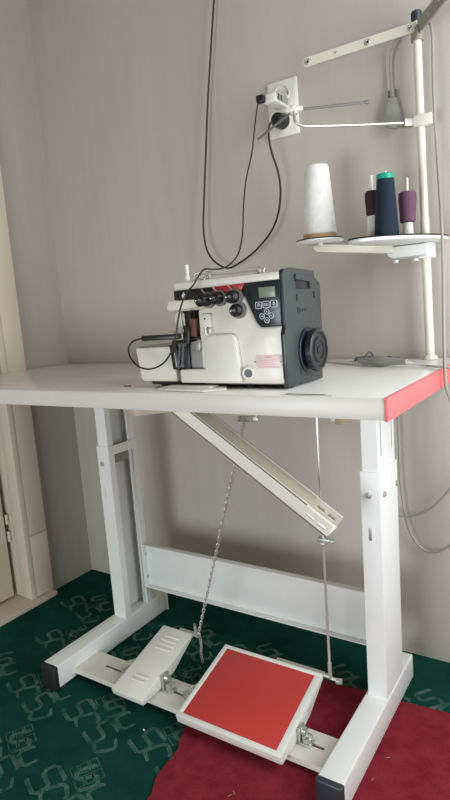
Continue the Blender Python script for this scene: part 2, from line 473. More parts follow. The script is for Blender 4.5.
# wooden cleats screwed under the top
c = MB(); c.prism([(.724, -.499), (.777, -.520), (.905, -.390), (.852, -.372)], 2, .7205, H-T, .001)
lab(c.build('wooden_cleat', M['wood'], tb), 'raw wooden cleat under the table top')
c = MB(); c.box((1.199, -.462, .711), (1.2115, -.330, H-T), .001)
lab(c.build('wooden_cleat', M['woody'], tb), 'yellowish wooden cleat under the table top')
c = MB(); c.box((1.186, -.462, .715), (1.199, -.444, H-T), .001); c.box((1.150, -.452, .735), (1.199, -.440, H-T), .001)
c.build('bracket', M['zinc'], tb)
# sheet metal chute sloping down from under the top
d = V((.836, 0, -.549)); nrm = V((.549, 0, .836))
p0 = V((.852, -.45, .6965))-d*.085; L_ = .376+.085
def chp(s, n, y): q = p0+d*s+nrm*n; return V((q.x, y, q.z))
def chslab(mb, s0, s1, n0, n1, y0, y1, mi=0):
    vs = [chp(s, n, y) for s in (s0, s1) for n in (n0, n1) for y in (y0, y1)]
    mb.add(vs, [(0, 1, 3, 2), (4, 6, 7, 5), (0, 4, 5, 1), (2, 3, 7, 6), (0, 2, 6, 4), (1, 5, 7, 3)], mi)
c = MB(); th = .002
ns0, ns1 = L_-.062, L_
# near wall and far wall have a step, then a lower end section; both end sections carry two slots
for y0, y1 in ((-.4515, -.4495), (-.4005, -.3985)):
    chslab(c, 0, ns0, 0, .0305, y0, y1)
    chslab(c, ns0, ns1, 0, .0105, y0, y1); chslab(c, ns0, ns1, .0165, .0275, y0, y1)
    xs = [ns0, ns0+.008, ns0+.026, ns0+.034, ns0+.052, ns1]
    for k in (0, 2, 4): chslab(c, xs[k], xs[k+1], .0105, .0165, y0, y1)
chslab(c, 0, ns1, 0, th, -.4515, -.3985)
chslab(c, 0, ns0, .0285, .0305, -.4515, -.4465); chslab(c, 0, ns0, .0285, .0305, -.4035, -.3985)
c.build('waste_chute', M['cream_metal'], tb, sharp=20)

# ------------------------------------------------------------------ pedals
def pedal(name, label, x0, x1, yF, yB, zF, zB, th, red):
    ang = math.atan2(zB-zF, yB-yF); Ln = math.hypot(zB-zF, yB-yF)
    cx = (x0+x1)/2
    t = thing(name, label, 'pedal', (cx, -.4505, bz1+.0002))
    R = RX(ang); o = V((cx, yF, zF))
    hw = (x1-x0)/2
    def P(mb, lo, hi, bev, mi=0):           # box in the pedal's own frame: x across, y up the slope, z normal, top at z = 0
        mb.box(V(lo)+o, V(hi)+o, bev, R, o, mi)
    b = MB()
    def side(pts):                          # closed profile (up-slope, normal) swept across the pedal
        return [((R @ V((0, q, n)))+o)[1:] for q, n in pts]
    if red:
        b.prism(side([(0, -.004), (0, -th), (Ln*.30, -.034), (Ln*.62, -.036), (Ln, -.014), (Ln, -.004)]), 0, cx-hw, cx+hw, .0035)
        P(b, (-hw, 0, -.008), (hw, .013, 0), .003); P(b, (-hw, Ln-.011, -.008), (hw, Ln, 0), .003)
        P(b, (-hw, .011, -.0079), (-hw+.013, Ln-.009, -.0001), .003); P(b, (hw-.017, .011, -.0079), (hw, Ln-.009, -.0001), .003)
    else:
        b.prism(side([(0, 0), (0, -th), (Ln*.30, -.032), (Ln*.55, -.034), (Ln, -.010), (Ln, 0)]), 0, cx-hw, cx+hw, .004)
        for s0, n, x0_, x1_ in ((Ln*.66, 4, -.45, .50), (Ln*.19, 2, -.40, .45)):
            for k in range(n):
                P(b, (hw*(x0_+.06*(k % 2)), s0+k*.0135, -.001), (hw*(x1_+.06*(k % 2)), s0+k*.0135+.0055, .0020), .0012)
    b.build('tread', M['pedal'], t)
    if red:
        m = MB(); P(m, (-hw+.0125, .0125, -.004), (hw-.0145, Ln-.0105, -.0012), .001)
        lab(m.build('tread_pad', M['pedal_red'], t), 'red rubber pad')
    # rear steel strip that carries the linkage
    s = MB(); P(s, (hw*.1, Ln-.002, -.012), (hw*1.02, Ln+.006, .001), .001)
    s.lathe([(0, 0), (.005, 0), (.005, .016), (0, .016)], o+R @ V((hw*1.0, Ln+.002, -.006)), (1, 0, 0), 12)
    s.build('link_strip', M['zinc'], t)
    # pivot lugs: bracket and wing nut on the bar beside the pedal, shaft through
    yp = -.4505; zp = zF+(yp-yF)*math.tan(ang)-th-.004
    zp = max(zp, bz1+.012)
    for sx in (-1, 1):
        k = MB(); xx = cx+sx*(hw+.004)
        k.box((xx-.003, yp-.012, bz1+.0002), (xx+.003, yp+.012, zp+.022), .0015)
        k.box((min(xx, xx+sx*.026), yp-.012, bz1+.0002), (max(xx, xx+sx*.026), yp+.012, bz1+.004), .001)
        k.lathe([(0, 0), (.0105, 0), (.0125, .004), (.0115, .012), (.006, .016), (0, .018)], (xx+sx*.015, yp, bz1+.004), (0, 0, 1), 14)
        k.box((xx+sx*.015-.002, yp-.018, bz1+.008), (xx+sx*.015+.002, yp+.018, bz1+.023), .0015, RZ(.6*sx), (xx+sx*.015, yp, 0))
        k.lathe([(0, 0), (.008, 0), (.010, .003), (.008, .010), (0, .011)], (xx+sx*.003, yp, zp+.012), (sx, 0, 0), 14)
        lab(k.build('pivot_bracket', M['clear'], t), 'shiny metal pivot bracket with wing nut')
    sh = MB(); sh.tube([(x0-.006, yp, zp+.012), (x1+.006, yp, zp+.012)], .004, 10)
    sh.box((x0+.004, yp-.008, bz1+.008), (x1-.004, yp+.008, bz1+.014), .001)
    sh.build('pivot_shaft', M['zinc'], t)
    return t
pedal('foot_pedal', 'narrow white foot pedal with raised ribs, chained, beside the black-capped table foot', .624, .722, -.533, -.325, .050, .107, .018, False)
pedal('foot_pedal', 'wide white foot pedal with a large red pad, on the rug', .820, 1.084, -.533, -.322, .050, .104, .022, True)

# ------------------------------------------------------------------ chain and rod
ch = thing('pedal_chain', 'thin steel link chain hanging from under the table to the narrow pedal', 'chain', (.735, -.315, .05))
A, B = V((.930, -.335, .678)), V((.738, -.325, .102))
lk = MB(); n = 62
def link(mb, c, dirv, side, ln=.0078, w=.0034, r=.0011):
    pts = [c+dirv*ln*math.cos(a)+side*w*math.sin(a) for a in [2*PI*k/10 for k in range(10)]]
    mb.tube(pts, r, 5, closed=True)
dv = (B-A).normalized(); s1 = dv.orthogonal().normalized(); s2 = dv.cross(s1)
for k in range(n):
    link(lk, A.lerp(B, (k+.5)/n), dv, s1 if k % 2 else s2)
for k in range(8):                                       # loose tail below the hook
    c = B+V((.004+.001*math.sin(k), .004, -.008-.0085*k)); link(lk, c, V((.08, 0, -1)).normalized(), V((1, 0, 0)) if k % 2 else V((0, 1, 0)))
for k in range(3):
    c = B+V((-.004, -.003, .012+.0085*k)); link(lk, c, V((-.2, 0, 1)).normalized(), V((1, 0, 0)) if k % 2 else V((0, 1, 0)))
lk.build('chain_links', M['chrome'], ch)
hk = MB(); hk.tube(smooth_path([(.728, -.317, .100), (.735, -.320, .096), (.744, -.324, .102), (.744, -.325, .112), (.737, -.326, .114), (.734, -.325, .108)], 4), .0022, 8)
hk.build('hook', M['zinc'], ch)
lv = MB(); lv.box((.955, -.341, .690), (.967, -.329, H-T-.0005), .001); lv.box((.916, -.340, .6785), (.968, -.330, .6905), .002); lv.lathe([(0, 0), (.005, 0), (.005, .016), (0, .016)], (.930, -.343, .6845), (0, 1, 0), 12); lv.lathe([(0, 0), (.006, 0), (.006, .014), (0, .014)], (.950, -.342, .6845), (0, 1, 0), 12)
lv.build('lever', M['zinc'], ch)

rd = thing('pull_rod', 'straight thin steel rod running from under the table to the red pedal', 'rod', (1.097, -.315, .09))
b = MB(); b.tube([(1.109, -.343, H-T-.001), (1.098, -.315, .100)], .0030, 10); b.build('rod', M['chrome'], rd)
cl = MB()
c0 = V((1.1035, -.330, .430))
cl.box(c0+V((-.010, -.008, -.006)), c0+V((.018, .008, .003)), .0015)
cl.box(c0+V((-.006, -.012, -.010)), c0+V((.008, .012, -.005)), .0015)
cl.lathe([(0, 0), (.005, 0), (.005, .012), (0, .012)], c0+V((.014, 0, -.002)), (1, 0, 0), 10)
cl.build('clamp', M['zinc'], rd)
cl = MB(); cl.tube([(1.0985, -.3163, .132), (1.098, -.315, .094)], .0046, 10)
cl.tube([(1.091, -.315, .094), (1.117, -.310, .088)], .004, 8); cl.box((1.110, -.317, .084), (1.124, -.305, .0925), .001, RZ(.3))
cl.build('ball_joint', M['zinc'], rd)

# ------------------------------------------------------------------ thread stand
ts = thing('thread_stand', 'ivory metal thread stand rising from the rear corner of the table', 'thread stand', (1.2610, -.04, H))
pb_, pt_ = V((1.2610, -.04, H+.0005)), V((1.2455, -.04, 1.490))
def pole_at(z): return pb_.lerp(pt_, (z-pb_.z)/(pt_.z-pb_.z))
p = MB(); p.tube([pb_, pole_at(1.095)], .0098, 20); p.tube([pole_at(1.094), pt_], .0086, 20)
pole = p.build('pole', M['ivory'], ts)
p = MB(); p.lathe([(0, 0), (.0105, 0), (.0105, .003), (.0112, .005), (.0112, .018), (.009, .0205), (0, .0205)], pt_+V((-.0002, 0, .0105)), pt_-pb_, 20)
lab(p.build('end_cap', M['rubber_blue'], pole), 'black plastic cap')
p = MB(); p.lathe([(.0098, 0), (.017, 0), (.017, .003), (.0125, .010), (.0098, .010)], pb_, (0, 0, 1), 24, closed=True); p.build('collar', M['ivory'], pole)
p = MB(); p.tube([pt_-V((0, 0, .003)), pt_+V((-.0002, 0, .014))], .0082, 16); p.build('neck', M['steel_white'], pole)
# two flat guide arms crossing at the top
def arm(a, bnd, w, t, m, holes, name, flange):
    a = V(a); bnd = V(bnd); dd = (bnd-a).normalized(); up = V((0, 0, 1)); sd = dd.cross(up).normalized()
    mb = MB(); L0 = (bnd-a).length
    def pt(s, u, q): return a+dd*s+up*u+sd*q
    prof = [(0, -w), (L0-w*.3, -w), (L0, -w*.6), (L0, w*.6), (L0-w*.3, w), (0, w)]
    vs = [pt(s, u, -t) for s, u in prof]+[pt(s, u, t) for s, u in prof]; k = len(prof)
    mb.add(vs, [tuple(range(k)), tuple(range(2*k-1, k-1, -1))]+[(i, (i+1) % k, k+(i+1) % k, k+i) for i in range(k)])
    if flange:
        vs = [pt(s, u, q) for s in (0, L0-.004) for u in (w-.002, w) for q in (t, t+.009)]
        mb.add(vs, [(0, 1, 3, 2), (4, 6, 7, 5), (0, 4, 5, 1), (2, 3, 7, 6), (0, 2, 6, 4), (1, 5, 7, 3)])
    o = mb.build(name, m, ts, sharp=20)
    for s, r in holes:
        for q in (-1, 1):
            e = MB(); e.lathe([(r*.45, 0), (r*.45, .002), (r*.8, .0026), (r*1.2, .001), (r*1.2, 0)], pt(s, 0, q*t), sd*q, 16, closed=True)
            e.lathe([(0, .0004), (r*.5, .0004)], pt(s, 0, q*t), sd*q, 12, mi=1)
            e.build('eyelet', [M['chrome'], M['hole']], o)
    return o
arm((1.2475, -.0510, 1.4870), (.987, -.0510, 1.4865), .0100, .0016, M['ivory'], [(.013, .0042), (.1055, .0060), (.1795, .0026), (.2505, .0060)], 'guide_arm', True)
arm((1.252, -.053, 1.483), (1.366, -.192, 1.4930), .0140, .0020, M['shaded_bar'], [(.052, .0042), (.098, .003)], 'guide_arm', False)  # backlit underside is put into this arm's grey colour
hb = MB(); hb.box((1.238, -.0490, 1.474), (1.256, -.0310, 1.494), .003); hb.lathe([(.0086, -.012), (.0128, -.012), (.0128, .012), (.0086, .012)], pole_at(1.474), (0, 0, 1), 20, closed=True)
hb.tube([(1.2500, -.058, 1.484), (1.2525, -.0605, 1.462)], .0035, 8)
hb.build('arm_bracket', M['shaded_bar'], ts)
# bent rod with a cross wire, on a clamp half way up
pc = pole_at(1.299)
g = MB()
g.box(pc+V((-.012, -.013, -.011)), pc+V((.026, .013, .012)), .0015)
tg = g.build('guide_clamp', M['ivory'], ts)
g = MB(); g.box(pc+V((-.036, -.022, -.009)), pc+V((-.010, -.006, .008)), .002, RZ(.8)); g.build('clamp_screw', M['greymetal'], tg)
g = MB(); g.tube(smooth_path([pc+V((-.026, -.021, -.001)), (1.13, -.131, 1.2995), (1.062, -.195, 1.2995), (1.046, -.209, 1.301), (1.036, -.216, 1.309), (1.032, -.213, 1.322), (1.031, -.210, 1.336)], 6), .0032, 12)
g.build('guide_rod', M['chrome'], ts)
g = MB(); g.tube([(1.029, -.2045, 1.337), (1.168, -.140, 1.3352)], .0030, 10); g.tube([(1.023, -.2015, 1.337), (.871, -.086, 1.3345)], .0030, 10)
g.lathe([(0, 0), (.0045, 0), (.0045, .006), (0, .006)], (1.164, -.1415, 1.3352), (.9, .42, 0), 10)
g.build('guide_wire', M['greymetal'], ts)
g = MB(); g.lathe([(0, 0), (.009, 0), (.009, .014), (.006, .018), (0, .018)], (1.027, -.205, 1.329), (0, 0, 1), 16)
g.box((1.018, -.213, 1.333), (1.048, -.197, 1.341), .001, RZ(.35)); g.build('guide_joint', M['plastic'], ts)
# spool trays
def ellipse_plate(c, a, b, ang, z0, z1, mb, mi=0, n=56, lip=0.):
    pts = []
    for k in range(n):
        t = 2*PI*k/n; x = a*math.cos(t); y = b*math.sin(t)
        pts.append((c[0]+x*math.cos(ang)-y*math.sin(ang), c[1]+x*math.sin(ang)+y*math.cos(ang)))
    mb.prism(pts, 2, z0, z1, .0008, mi)
tz = 1.0475
a_t = math.atan2(.87, .49)
t1 = MB(); ellipse_plate((1.227, -.139), .129, .062, a_t, tz-.006, tz, t1); t1 = t1.build('spool_tray', M['steel_white'], ts)
f = MB(); ellipse_plate((1.227, -.139), .129, .062, a_t, tz, tz+.0030, f); f.build('felt_pad', M['felt'], t1)
lz = 1.0660; lc = (1.050, -.150)
t2 = MB(); t2.lathe([(0, 0), (.049, 0), (.054, .003), (.054, .0055), (0, .0055)], (*lc, lz-.0055), (0, 0, 1), 48); t2 = t2.build('spool_tray', M['steel_white'], ts)
f = MB(); f.lathe([(0, 0), (.0535, 0), (.0535, .0024), (0, .0024)], (*lc, lz), (0, 0, 1), 48); f.build('felt_pad', M['felt'], t2)
g = MB()
q = pole_at(1.028)
g.prism([(1.172, 1.0405), (1.262, 1.0405), (1.262, 1.013), (1.190, 1.013), (1.177, 1.020)], 1, -.0625, -.0605)
g.box((1.172, -.0625, 1.0385), (1.262, -.020, 1.0410), .0006); g.box((1.190, -.0625, 1.013), (1.262, -.020, 1.0152), .0006)
g.box((1.244, -.060, 1.008), (1.2735, -.022, 1.0412), .002)
for x, y in ((1.236, -.050), (1.192, -.055)): g.lathe([(0, 0), (.006, 0), (.006, .006), (0, .006)], (x, y, 1.004), (0, 0, 1), 12)
br = g.build('tray_bracket', M['steel_white'], ts)
g = MB(); aa, bb = V((1.185, -.058, 1.034)), V((1.026, -.135, 1.0515))
dd = (bb-aa).normalized(); sd = V((-dd.y, dd.x, 0)).normalized(); Ld = (bb-aa).length
vs = []
for s, h in ((0, .0085), (Ld-.012, .0085), (Ld, .004), (Ld, -.002), (Ld-.008, -.0085), (0, -.0085)):
    for qq in (-.012, .012): vs.append(aa+dd*s+sd*qq+V((0, 0, h)))
k = 6
g.add(vs, [tuple(range(0, 2*k, 2)), tuple(range(2*k-1, 0, -2))]+[(2*i, 2*((i+1) % k), 2*((i+1) % k)+1, 2*i+1) for i in range(k)])
g.lathe([(0, 0), (.006, 0), (.006, .008), (0, .008)], (*lc, lz-.0055-.0075), (0, 0, 1), 12)
g.build('tray_arm', M['ivory'], ts, sharp=20)
def spindle(parent, x, y, z0, z1, stem=None):
    g = MB(); g.tube([(x, y, z0-.004), (x, y, z1)], .0028, 10)
    if stem: g.lathe([(0, z0), (.0125, z0), (.0105, stem-.004), (.0105, stem), (0, stem)], (x, y, 0), (0, 0, 1), 18)
    else: g.lathe([(0, z0), (.0046, z0), (.0046, z0+.006), (0, z0+.006)], (x, y, 0), (0, 0, 1), 18)
    g.build('spindle', M['spindle'], parent)
NV, PU, BR = (1.219, -.200), (1.234, -.100), (1.181, -.172)
zt_ = tz+.0030
spindle(t1, *NV, zt_, 1.178); spindle(t1, *PU, zt_, 1.176, 1.0835); spindle(t1, *BR, zt_, 1.180, 1.0990)
spindle(t2, *lc, lz+.002, 1.215)

def cone(name, label, c, z0, z1, r0, r1, m, bore=.0055):
    t = thing(name, label, 'thread', (*c, z0))
    o = (*c, z0); h = z1-z0
    return t, o, h
t, o, h = cone('thread_cone', 'large white thread cone standing alone on the outer tray', lc, lz+.0028, 1.228, .041, .029, None)
g = MB(); g.lathe([(.0360, .010), (.0378, .013), (.0370, .020), (.0265, h-.006), (.0245, h-.001), (.012, h), (.008, h-.004), (.0075, .006), (.035, .006)], o, (0, 0, 1), 48, closed=True); g.build('thread_winding', M['th_white'], t)
g = MB(); g.lathe([(.031, 0), (.0368, 0), (.0370, .0105), (.033, .0105)], o, (0, 0, 1), 40, closed=True); lab(g.build('cone_base', M['card'], t), 'brown cardboard base ring')
t, o, h = cone('thread_cone', 'tall navy blue thread cone with a teal top, at the front of the shared tray', NV, zt_+.0004, 1.1655, .026, .018, None)
g = MB(); g.lathe([(.0235, 0), (.0245, .004), (.0241, .012), (.0176, h-.007), (.0167, h-.002), (.0155, h-.002), (.0062, h-.002), (.0062, 0)], o, (0, 0, 1), 40, closed=True); g.build('thread_winding', M['th_navy'], t)
g = MB(); g.lathe([(.0172, h-.0035), (.0172, h+.005), (.0155, h+.007), (.0062, h+.007), (.0062, h-.0018), (.0170, h-.0018)], o, (0, 0, 1), 40, closed=True); lab(g.build('cone_core', M['teal'], t), 'teal plastic core rim')
def spool(name, label, c, z0, z1, r0, r1, m):
    o = (*c, z0); h = z1-z0
    t = thing(name, label, 'thread', o)
    g = MB(); g.lathe([(r0-.003, 0), (r0, .002), (r0+.0005, h*.3), (r1+.0005, h*.72), (r1, h-.003), (r1-.003, h), (.0048, h), (.0048, .0)], o, (0, 0, 1), 36, closed=True); g.build('thread_winding', m, t)
    g = MB(); g.lathe([(.0034, -.0), (.0046, -.0), (.0046, h+.0015), (.0034, h+.0015)], o, (0, 0, 1), 18, closed=True); g.build('spool_core', M['spindle'], t)
spool('thread_spool', 'short purple thread spool raised on a white stem', PU, 1.0838, 1.1475, .0165, .0185, M['th_purple'])
spool('thread_spool', 'short dark brown thread spool half hidden behind the navy cone', BR, 1.0993, 1.1490, .0130, .0145, M['th_brown'])

# ------------------------------------------------------------------ overlock machine
mc = thing('overlock_machine', 'white overlock sewing machine with a charcoal end cover and control panel', 'sewing machine', (1.0, -.44, H))
Z0 = H
g = MB()
shell = [(1.012, .952), (1.030, .9605), (1.050, .9590), (1.0575, .952), (1.0815, .9005), (1.090, .8915), (1.1315, .8925), (1.1335, .878), (1.1335, Z0+.010), (.955, Z0+.010), (.955, .930), (.985, .938)]
g.prism(shell, 1, -.5125, -.385, .004, seg=3)
g.box((.900, -.500, .930), (1.134, -.380, .970), .003)
g.box((.962, -.498, Z0+.010), (1.134, -.380, .935), .003)
body = g.build('body', M['body'], mc)
g = MB(); g.box((.903, -.5145, .9690), (1.1330, -.374, .9845), .005, seg=3); g.build('top_cover', M['body'], mc)
g = MB(); g.box((.9035, -.5155, .9515), (.994, -.498, .9690), .001); st = g.build('front_stripe', M['blackstripe'], mc)
g = MB()
em = []
for k in range(20):
    t_ = 2*PI*k/20; em.append((.9275+.0046*math.cos(t_)*(1-.35*max(0, math.sin(t_))), .9585+.0052*math.sin(t_)+(.002 if abs(k-5) < 1 else 0)))
g.prism(em, 1, -.5164, -.5154); g.build('emblem', M['print_'], st)
g = MB(); g.prism([(.994, .9690), (1.0625, .9705), (1.0555, .9590), (1.030, .9560), (.994, .9540)], 1, -.5155, -.498, .0008)
lab(g.build('front_stripe', M['red'], mc), 'red stripe')
g = MB(); g.prism([(1.0615, .9708), (1.1310, .9715), (1.1310, .8925), (1.0905, .8915), (1.0825, .9005), (1.0595, .9520)], 1, -.5150, -.500, .0012)
cp = lab(g.build('control_panel', M['dark2'], mc), 'dark control panel')
g = MB(); g.box((1.0905, -.5158, .9425), (1.1225, -.514, .9605), .001); g.build('display', M['lcd'], cp)
def ring2d(mb, cx, cz, w, h, r, y, t=.0007):
    pts = []
    for qx, qz, a0 in ((1, 1, 0), (-1, 1, PI/2), (-1, -1, PI), (1, -1, 3*PI/2)):
        for k in range(5):
            a = a0+k*PI/8; pts.append(V((cx+qx*(w-r)+r*math.cos(a), y, cz+qz*(h-r)+r*math.sin(a))))
    mb.tube(pts, t, 6, closed=True)
def tri(mb, cx, cz, s, ang, y):
    mb.prism([(cx+s*math.cos(ang+q), cz+s*math.sin(ang+q)) for q in (0, 2.2, -2.2)], 1, y-.0008, y)
for (cx, cz, w, h, r, sym) in ((1.0890, .9300, .0062, .0056, .002, 'P'), (1.1040, .9305, .0062, .0056, .002, 'OK'), (1.1190, .9310, .0062, .0056, .002, 'o'),
                               (1.1042, .9185, .0046, .0046, .0044, 'up'), (1.0945, .9108, .0046, .0046, .0044, 'l'), (1.1130, .9112, .0046, .0046, .0044, 'r'), (1.1038, .9032, .0046, .0046, .0044, 'd')):
    b = MB()
    b.box((cx-w*.9, -.5156, cz-h*.9), (cx+w*.9, -.5145, cz+h*.9), .0008, mi=1)
    ring2d(b, cx, cz, w, h, r, -.5156)
    y = -.5156
    if sym == 'P': b.box((cx-.002, y-.0008, cz-.003), (cx-.001, y, cz+.003)); ring2d(b, cx+.0004, cz+.0014, .0018, .0016, .0014, y, .0005)
    elif sym == 'OK':
        ring2d(b, cx-.002, cz, .0015, .0024, .0012, y, .0005); b.box((cx+.0006, y-.0008, cz-.0026), (cx+.0014, y, cz+.0026))
        b.tube([(cx+.0034, y, cz+.0026), (cx+.0013, y, cz), (cx+.0034, y, cz-.0026)], .0005, 6)
    elif sym == 'o': ring2d(b, cx, cz, .0022, .0022, .0021, y, .0006); b.box((cx-.0006, y-.0008, cz-.0042), (cx+.0006, y, cz+.0042))
    else: tri(b, cx, cz, .0022, {'up': PI/2, 'l': PI, 'r': 0, 'd': -PI/2}[sym], y)
    b.build('button', [M['print_'], M['dark2']], cp)
# rating plate, oil sight
g = MB(); g.box((1.0755, -.5134, .8195), (1.1265, -.512, .8420), .0004); rp_ = g.build('rating_plate', M['pinkplate'], mc)
g = MB(); g.box((1.093, -.5137, .8375), (1.108, -.5130, .8400)); g.box((1.079, -.5137, .8205), (1.122, -.5130, .8215))
for k in range(3): g.box((1.082, -.5137, .826+k*.0035), (1.118-.006*(k % 2), -.5130, .8266+k*.0035))
g.build('plate_print', M['pinkprint'], rp_)
for x in (1.0735, 1.1250):
    g = MB(); g.lathe([(0, .0022), (.0012, .002), (.0016, 0)], (x, -.5125, .8305), (0, -1, 0), 10); g.build('rivet', M['greymetal'], rp_)
g = MB(); g.lathe([(.014, 0), (.0125, .007), (.0105, .0100), (.0080, .0100), (.0080, .008), (0, .008)], (1.0590, -.511, .8115), (.25, -1, -.1), 24); og = g.build('oil_gauge', M['cover'], mc)
g = MB(); g.lathe([(0, .0096), (.0076, .0090), (.0078, .0080)], (1.0590, -.511, .8115), (.25, -1, -.1), 20); g.build('gauge_lens', M['greydark'], og)
# L shaped looper cover
g = MB()
lcv = [(.971, .872), (.976, .8800), (.984, .8830), (1.026, .8830), (1.036, .8800), (1.0405, .870), (1.0475, .800), (1.0460, Z0+.0125), (.9090, Z0+.0125), (.9090, .8185), (.969, .8195)]
g.prism(lcv, 1, -.5235, -.511, .0035, seg=3); g.build('looper_cover', M['cover'], mc)
# grey chamber behind it and base
g = MB(); g.box((.896, -.508, Z0+.012), (.968, -.498, .868), .001); g.box((.9, -.512, .868), (.966, -.40, .8715), .001); g.build('chamber_wall', M['grey'], mc)
g = MB(); g.box((.815, -.500, Z0+.006), (1.130, -.385, Z0+.0125), .001); bp_ = g.build('base_frame', M['black'], mc)
for x in (.84, 1.045, 1.12):
    for y in (-.485, -.40):
        g = MB(); g.lathe([(0, 0), (.010, 0), (.009, .0065), (0, .0065)], (x, y, Z0+.0002), (0, 0, 1), 14); g.build('rubber_foot', M['rubber'], bp_)
g = MB(); g.prism([(.868, -.549), (.855, -.512), (.860, -.500), (1.000, -.500), (1.020, -.533), (1.010, -.541), (.985, -.5585)], 2, Z0+.0004, Z0+.0045, .0012)
g.box((.880, -.535, Z0+.004), (.985, -.505, Z0+.0075), .0015)
lab(g.build('base_plate', M['plastic'], mc), 'thin white plate under the machine front')
# cloth plate box at the left
g = MB(); g.prism([(.7925, .8620), (.8890, .8635), (.8945, Z0+.0140), (.8080, Z0+.0140), (.8010, Z0+.019)], 1, -.516, -.395, .003, seg=3); cpb = g.build('side_box', M['cover'], mc)
g = MB(); g.box((.796, -.508, .8615), (.888, -.398, .8650), .001); g.build('cloth_plate', M['greymetal'], cpb)
# needle end: face block, presser parts
g = MB(); g.prism([(.884, .9360), (.889, .9505), (.956, .9500), (.956, .9345), (.890, .9315)], 1, -.517, -.400, .002); g.build('face_cover', M['body'], mc)
g = MB(); g.box((.902, -.490, .862), (.930, -.430, .933), .002); g.box((.925, -.500, .866), (.958, -.450, .880), .002); g.box((.894, -.516, .868), (.930, -.480, .8745), .0015); g.box((.899, -.5135, .815), (.9275, -.5085, .868), .001)
ph = g.build('presser_assembly', M['black'], mc)
g = MB(); g.tube([(.909, -.506, .930), (.912, -.506, .880)], .0020, 10); g.tube([(.918, -.508, .925), (.920, -.508, .872)], .0016, 10); g.tube([(.899, -.512, .886), (.921, -.512, .884)], .0028, 8); g.box((.9, -.515, .879), (.918, -.502, .885), .001)
g.tube(smooth_path([(.915, -.514, .895), (.922, -.514, .886), (.918, -.514, .874), (.908, -.514, .868)], 4), .0018, 8)
g.build('needle_bar', M['chrome'], ph)
g = MB(); g.box((.9035, -.519, .8230), (.9085, -.509, .870), .002, RY(.16)); g.box((.9115, -.519, .8230), (.9165, -.509, .870), .002, RY(.16)); g.box((.902, -.5185, .8220), (.915, -.510, .829), .002)
g.build('looper_lever', M['greydark'], ph)
g = MB(); g.box((.8975, -.5225, .823), (.9005, -.519, .852), .001, RY(-.1)); g.build('presser_spring', M['greymetal'], ph)
g = MB(); g.box((.886, -.520, .8180), (.904, -.508, .868), .003, RY(-.10)); g.box((.890, -.518, .862), (.925, -.508, .874), .002, RY(.12)); g.box((.918, -.517, .866), (.9335, -.507, .902), .002, RY(.1))
g.box((.9340, -.516, .8700), (.9560, -.506, .8800), .002, RY(-.15)); g.box((.9300, -.512, .905), (.9360, -.500, .930), .001)
g.build('presser_lever', M['black'], ph)
g = MB()
for (x, z, r_) in ((.902, .890, .0045), (.911, .884, .0050), (.917, .893, .0035)): g.tube([V((x, -.517, z))+V((r_*math.cos(a), .001*math.cos(a*2), r_*math.sin(a))) for a in [2*PI*k/12 for k in range(12)]], .0013, 6, closed=True)
g.build('thread_eyelet', M['chrome'], ph)
g = MB(); g.box((.9325, -.512, .8800), (.948, -.500, .915), .002, RY(.08)); lab(g.build('guide_bracket', M['brown'], mc), 'brown bracket')
g = MB(); g.box((.9350, -.516, .853), (.957, -.506, .876), .002, RY(.12)); g.build('finger_guard', M['greymetal'], mc)
g = MB(); g.lathe([(.016, 0), (.017, .002), (.015, .010), (0, .012)], (.893, -.478, .914), (-.3, -1, 0), 20); g.build('needle_guard', M['steel_white2'], mc)
# little white block with a hole, and its post
g = MB(); g.box((.9625, -.520, .8970), (.9870, -.510, .9215), .0015); g.lathe([(0, .0002), (.0019, .0002)], (.975, -.520, .913), (0, -1, 0), 12, mi=1); nb = g.build('thread_block', [M['cover'], M['hole']], mc)
g = MB(); g.tube([(.973, -.516, .898), (.974, -.516, .884)], .0045, 12); g.box((.980, -.520, .8855), (.986, -.512, .8965), .001); g.build('post', M['chrome'], nb)
# four tension knobs
for (x, z, ln) in ((.984, .9465, .034), (1.010, .9485, .026), (1.0430, .9485, .026), (1.0480, .9240, .022)):
    k = MB(); y0 = -.511
    prof = [(.0105, .007), (.0112, .009)]+[(.0112 if i % 2 else .0102, .010+i*.0022) for i in range(int((ln-.012)/.0022))]+[(.0095, ln-.002), (.006, ln), (.0045, ln+.004), (.0030, ln+.006), (0, ln+.006)]
    k.lathe(prof, (x, y0, z), (-.12, -1, 0), 24)
    kn = k.build('tension_knob', M['black'], mc)
    k = MB(); k.lathe([(0, 0), (.0150, 0), (.0150, .0018), (.0120, .0040), (.0150, .0060), (.0150, .0074), (0, .0074)], (x, y0, z), (-.12, -1, 0), 28); k.build('tension_disc', M['greymetal'], kn)
    k = MB(); k.tube([(x-.004, y0-.010, z+.0135), (x-.012, y0-.008, z+.0195), (x-.014, y0+.002, z+.020)], .0013, 6); k.build('thread_hook', M['chrome'], kn)
    k = MB(); k.lathe([(0, .001), (.0022, 0)], V((x, y0, z))+V((-.12, -1, 0)).normalized()*(ln+.0058), (-.12, -1, 0), 10); k.build('screw_tip', M['chrome'], kn)
